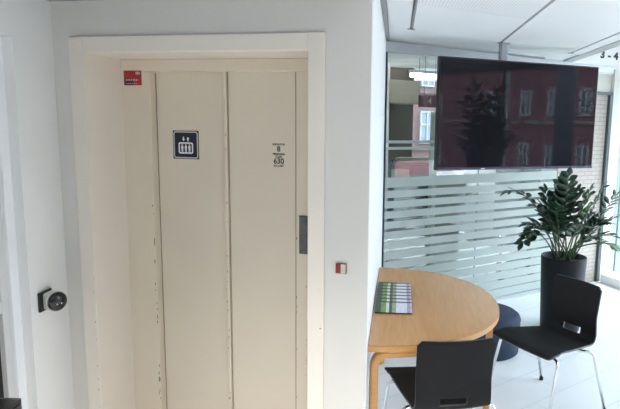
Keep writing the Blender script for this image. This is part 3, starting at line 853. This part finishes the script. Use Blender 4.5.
obj('soil', bm, M['soil'], pl)
# targets in picture pixels turned to points in the plant's own place (distance given), fixed numbers
def pix(x, y, Y):
    d = (x-370)/F*Rc - (y-204.5)/F*Uc + f0
    t = Y/d.y; q = Vector((0, 0, H)) + d*t
    return q - Vector((PX, PY, 0))
FR = [ # tip px, py, depth, ctrl px, py, leaves, length, width, material
 (507, 192, 4.72, 528, 185, 8, .075, .034, 'leaf', .32), (569, 176, 4.74, 563, 215, 8, .085, .052, 'leaf', .30), (561, 181, 4.86, 556, 215, 7, .085, .052, 'leaf', .3),
 (546, 192, 4.78, 549, 220, 6, .085, .055, 'leaf', .3), (523, 243, 4.62, 540, 222, 6, .085, .052, 'leaf', .45), (527, 224, 4.72, 545, 222, 6, .085, .052, 'leaf', .4),
 (590, 190, 4.80, 580, 215, 7, .080, .042, 'leaf_light', .3), (604, 187, 4.72, 590, 215, 9, .080, .026, 'leaf', .3), (616, 196, 4.66, 597, 222, 9, .080, .026, 'leaf', .3),
 (619, 216, 4.55, 600, 226, 8, .080, .030, 'leaf', .3), (612, 236, 4.42, 592, 236, 6, .085, .045, 'leaf', .42), (622, 252, 4.40, 600, 236, 6, .08, .038, 'leaf_light', .5),
 (556, 207, 4.55, 558, 225, 6, .085, .052, 'leaf', .3), (583, 226, 4.40, 574, 228, 5, .085, .046, 'leaf', .35),
 (543, 214, 5.00, 553, 226, 6, .085, .05, 'leaf', .3), (597, 214, 5.02, 581, 222, 7, .08, .036, 'leaf', .3),
 (600, 240, 4.9, 585, 236, 6, .075, .036, 'leaf', .35), (533, 206, 4.90, 546, 212, 7, .08, .045, 'leaf', .35),
 (578, 190, 4.98, 571, 215, 7, .08, .04, 'leaf', .3), (532, 232, 4.55, 547, 218, 6, .085, .055, 'leaf', .4), (540, 205, 4.66, 552, 214, 6, .085, .055, 'leaf', .35), (607, 222, 4.6, 590, 222, 7, .085, .038, 'leaf', .35), (594, 203, 4.62, 580, 218, 7, .085, .036, 'leaf_light', .35),
]
for k, (tx, ty, Y, cx, cy, n, ln, wd, m, bare) in enumerate(FR):
    a = 2*PI*k/len(FR)*3.0; rr = .05+.05*(k % 3)/2
    tip = pix(tx, ty, Y); base = Vector((rr*math.cos(a)*.9, rr*math.sin(a)*.9, PH-.045))
    c = pix(cx, cy, (Y+PY)/2)
    frond(pl, base, c + Vector((0, 0, .04)), tip, n, ln*1.18, wd*1.3, M[m], bare, .0055)

# a tall plant and the column by the glazed front: they show in the dark screen
wp = thing('window_plant', 'bushy dark plant by the front window, seen only as a dark reflection in the screen', 'plant', (3.50, 2.80, 0))
bm = new_bm(); add_lathe(bm, [(0, 0), (.16, 0), (.20, .42), (.18, .42), (.17, .38), (0, .38)], 32); obj('planter', bm, M['planter'], wp)
for k in range(14):
    a = 2*PI*k/14; rr = random.uniform(.12, .42)
    frond(wp, (.05*math.cos(a), .05*math.sin(a), .38), (.12*math.cos(a), .12*math.sin(a), 1.45), (rr*math.cos(a), rr*math.sin(a), random.uniform(1.5, 2.35)), 10, .18, .08, M['leaf'], .25, .008)
bm = new_bm(); add_lathe(bm, [(0, 0), (.27, 0), (.27, 7.5), (0, 7.5)], 32); struct('trim_2', bm, M['steel_blue'], loc=(12.0, -.33, -1.5)); 

# ------------------------------------------------------------------ things in the room behind the glass
def gpos(s, b, z=0): return MG @ Vector((s, b, z))
def gthing(name, label, cat, s, b, z=0): return thing(name, label, cat, gpos(s, b, z), GA)
S_ = lambda p0, p1, b: ((gcol(p0, b)+gcol(p1, b))/2, gcol(p1, b)-gcol(p0, b))
c_, w_ = S_(387, 431, .75)
w_ = .44
cb_ = thing('cabinet', 'dark cabinet behind the left end of the glass partition', 'cabinet', (.415, 5.50, 0), math.radians(-2.8))
bm = new_bm(); add_box(bm, (0, .18, .69), (w_, .36, 1.38), 0, 0, .005); obj('body', bm, M['dark'], cb_)
bm = new_bm(); add_box(bm, (-w_*.28, -.012, .60), (w_*.40, .022, 1.14), 0, 0, .004); obj('door', bm, M['darkgreen'], cb_)
bm = new_bm(); add_box(bm, (w_*.21, -.012, .69), (w_*.55, .022, 1.34), 0, 0, .004); obj('door', bm, M['dark'], cb_)
bm = new_bm(); add_box(bm, (-w_*.28, -.012, 1.255), (w_*.40, .022, .15), 0, 0, .004); o = obj('drawer', bm, M['paper'], cb_); o['label'] = 'pale drawer front'
tr = thing('paper_tray', 'shallow tray of papers on top of the dark cabinet behind the glass', 'tray', (.423, 5.68, 1.3805), math.radians(-2.8))
bm = new_bm(); add_box(bm, (0, 0, .006), (w_*.92, .26, .012))
for q in (-.46, .46): add_box(bm, (q*w_, 0, .02), (.012, .26, .04))
obj('tray', bm, M['dark'], tr)
bm = new_bm()
for k in range(6): add_box(bm, (random.uniform(-.03, .03), random.uniform(-.01, .01), .016+.007*k), (.34, .20, .006), random.uniform(-.1, .1))
obj('sheets', bm, M['paper'], tr)
c_, w_ = S_(384, 416, 1.45)
bm = new_bm(); add_box(bm, (0, .1, 0), (w_, .30, .26), 0, 0, .004); struct('trim_3', bm, M['beige'], loc=gpos(c_, 1.45, 2.14), rz=GA)
c_, w_ = S_(378, 412, 1.76)
bm = new_bm(); add_box(bm, (0, .05, 1.25), (w_, .1, 2.5), 0, 0, .004); struct('wall_panelled', bm, M['brown'], loc=gpos(c_, 1.76, 0), rz=GA)
bm = new_bm(); add_box(bm, (0, 0, .94), (.05, .05, 1.88)); struct('trim_4', bm, M['post'], loc=gpos(gcol(433.5, .06), .06, 0), rz=GA)
c_, w_ = S_(498, 541, .6)
db = gthing('display_board', 'dark display board behind the frosted glass by the plant', 'board', c_, .6)
bm = new_bm(); add_box(bm, (0, 0, .95), (w_, .04, .78), 0, 0, .004); obj('board', bm, M['darkgreen'], db)
for q in (-.35, .35):
    bm = new_bm(); add_box(bm, (q*w_, 0, .28), (.04, .04, .56)); add_box(bm, (q*w_, 0, .01), (.05, .4, .02)); obj('leg', bm, M['steel'], db)
c_, w_ = S_(409, 447, .8)
ln_ = gthing('ceiling_lamp', 'lit white tube lamp hanging in the room behind the glass', 'lamp', c_, .8, 2.275)
bm = new_bm(); add_box(bm, (.0, 0, .035), (w_+.02, .07, .03), 0, 0, .004); obj('lamp_housing', bm, M['wall_white'], ln_)
bm = new_bm(); add_box(bm, (.0, 0, 0), (w_, .05, .05), 0, 0, .008); obj('lamp_tube', bm, M['lamp'], ln_)
bm = new_bm(); add_tube(bm, [(-.15, 0, .05), (-.15, 0, .275)], .004, 6); obj('cable', bm, M['steel'], ln_)
bm = new_bm(); add_tube(bm, [(.15, 0, .05), (.15, 0, .275)], .004, 6); obj('cable', bm, M['steel'], ln_)
c_, w_ = S_(417.5, 438, .3)
sg = gthing('number_sign', 'maroon hanging sign with a pale figure 4 behind the glass', 'sign', c_, .3, 1.985)
bm = new_bm(); add_box(bm, (0, 0, 0), (w_, .012, .11)); obj('sign_plate', bm, M['maroon'], sg)
bm = new_bm(); text_bm(bm, '4', .085, Matrix.Translation((.0, -.0065, 0)) @ Matrix.Rotation(PI/2, 4, 'X'), .001, bold=.001); obj('figure', bm, M['pink'], sg)
for q in (-.06, .06):
    bm = new_bm(); add_tube(bm, [(q, 0, .05), (q, 0, .56)], .002, 6); obj('wire', bm, M['steel'], sg)

# the pale red house across the yard, seen through both the partition and the office window
BB = 28.0; rows = []; S0 = gcol(425, BB)
for p0, p1, q0, q1 in ((419.5, 433, 112, 143), (421, 434, 64, 86)):
    sa, sb = gcol(p0, BB, (q0+q1)/2), gcol(p1, BB, (q0+q1)/2); zt, zb = gz((p0+p1)/2, q0, BB), gz((p0+p1)/2, q1, BB)
    for j in range(-1, 4): rows.append((S0-((sa+sb)/2+2.6*j), zb, sb-sa-.08, zt-zb))
yard = building('pink_building', 'pale red house with white windows seen through the glass left of the television', 0, -9, 9, 15.0, M['pink_wall'], rows, tuple(gpos(S0, BB, -1.5)), GA+PI/2, 'win_dull', 'pink_wall')

# ------------------------------------------------------------------ light
for s_, b_ in ((.9, 1.5), (2.6, 1.4)):  # unseen fill panels added to brighten the room behind the glass
    la = bpy.data.lights.new('office_fill', 'AREA'); la.shape = 'RECTANGLE'; la.size = 1.2; la.size_y = .6; la.energy = 1.6; la.color = (1, .98, .95)
    lo = bpy.data.objects.new('office_fill', la); COL.objects.link(lo); lo.location = gpos(s_, b_, 2.43); lo.rotation_euler = (0, 0, GA)
w = bpy.data.worlds.new('sky'); SC.world = w; w.use_nodes = True
bg = w.node_tree.nodes['Background']; bg.inputs[0].default_value = (.71, .845, 1.0, 1); bg.inputs[1].default_value = 5.0
sun = bpy.data.lights.new('sun', 'SUN'); sun.energy = 4.0; sun.angle = math.radians(1); sun.color = (1, .96, .90)
so = bpy.data.objects.new('sun', sun); COL.objects.link(so); so.rotation_euler = Vector((-.56, -.18, -.81)).to_track_quat('-Z', 'Y').to_euler()
# added warm spots without fixtures, above the frame, to brighten the lower lift wall
for x_, y_ in ((-.75, .75), (.25, .45)):
    sp = bpy.data.lights.new('lift_wall_fill', 'SPOT'); sp.energy = 115; sp.spot_size = math.radians(125); sp.spot_blend = 1.0; sp.shadow_soft_size = .06; sp.color = (1, .95, .89)
    spo = bpy.data.objects.new('lift_wall_fill', sp); COL.objects.link(spo); spo.location = (x_, y_, 2.27)
# daylight portal in the glazed front (only guides the sampling of the sky)
pa = bpy.data.lights.new('portal', 'AREA'); pa.shape = 'RECTANGLE'; pa.size = 2.5; pa.size_y = 7.1; pa.cycles.is_portal = True
po = bpy.data.objects.new('portal', pa); COL.objects.link(po); po.location = (FX+.08, 4.8, 1.35); po.rotation_euler = (0, PI/2, 0)

vs = SC.view_settings; vs.view_transform = 'Standard'; vs.look = 'None'; vs.exposure = 1.15; vs.gamma = 1.0; vs.use_curve_mapping = False
SC.cycles.use_denoising = True
SC.cycles.max_bounces = 12; SC.cycles.diffuse_bounces = 6; SC.cycles.glossy_bounces = 5; SC.cycles.transparent_max_bounces = 16
SC.cycles.sample_clamp_indirect = 8
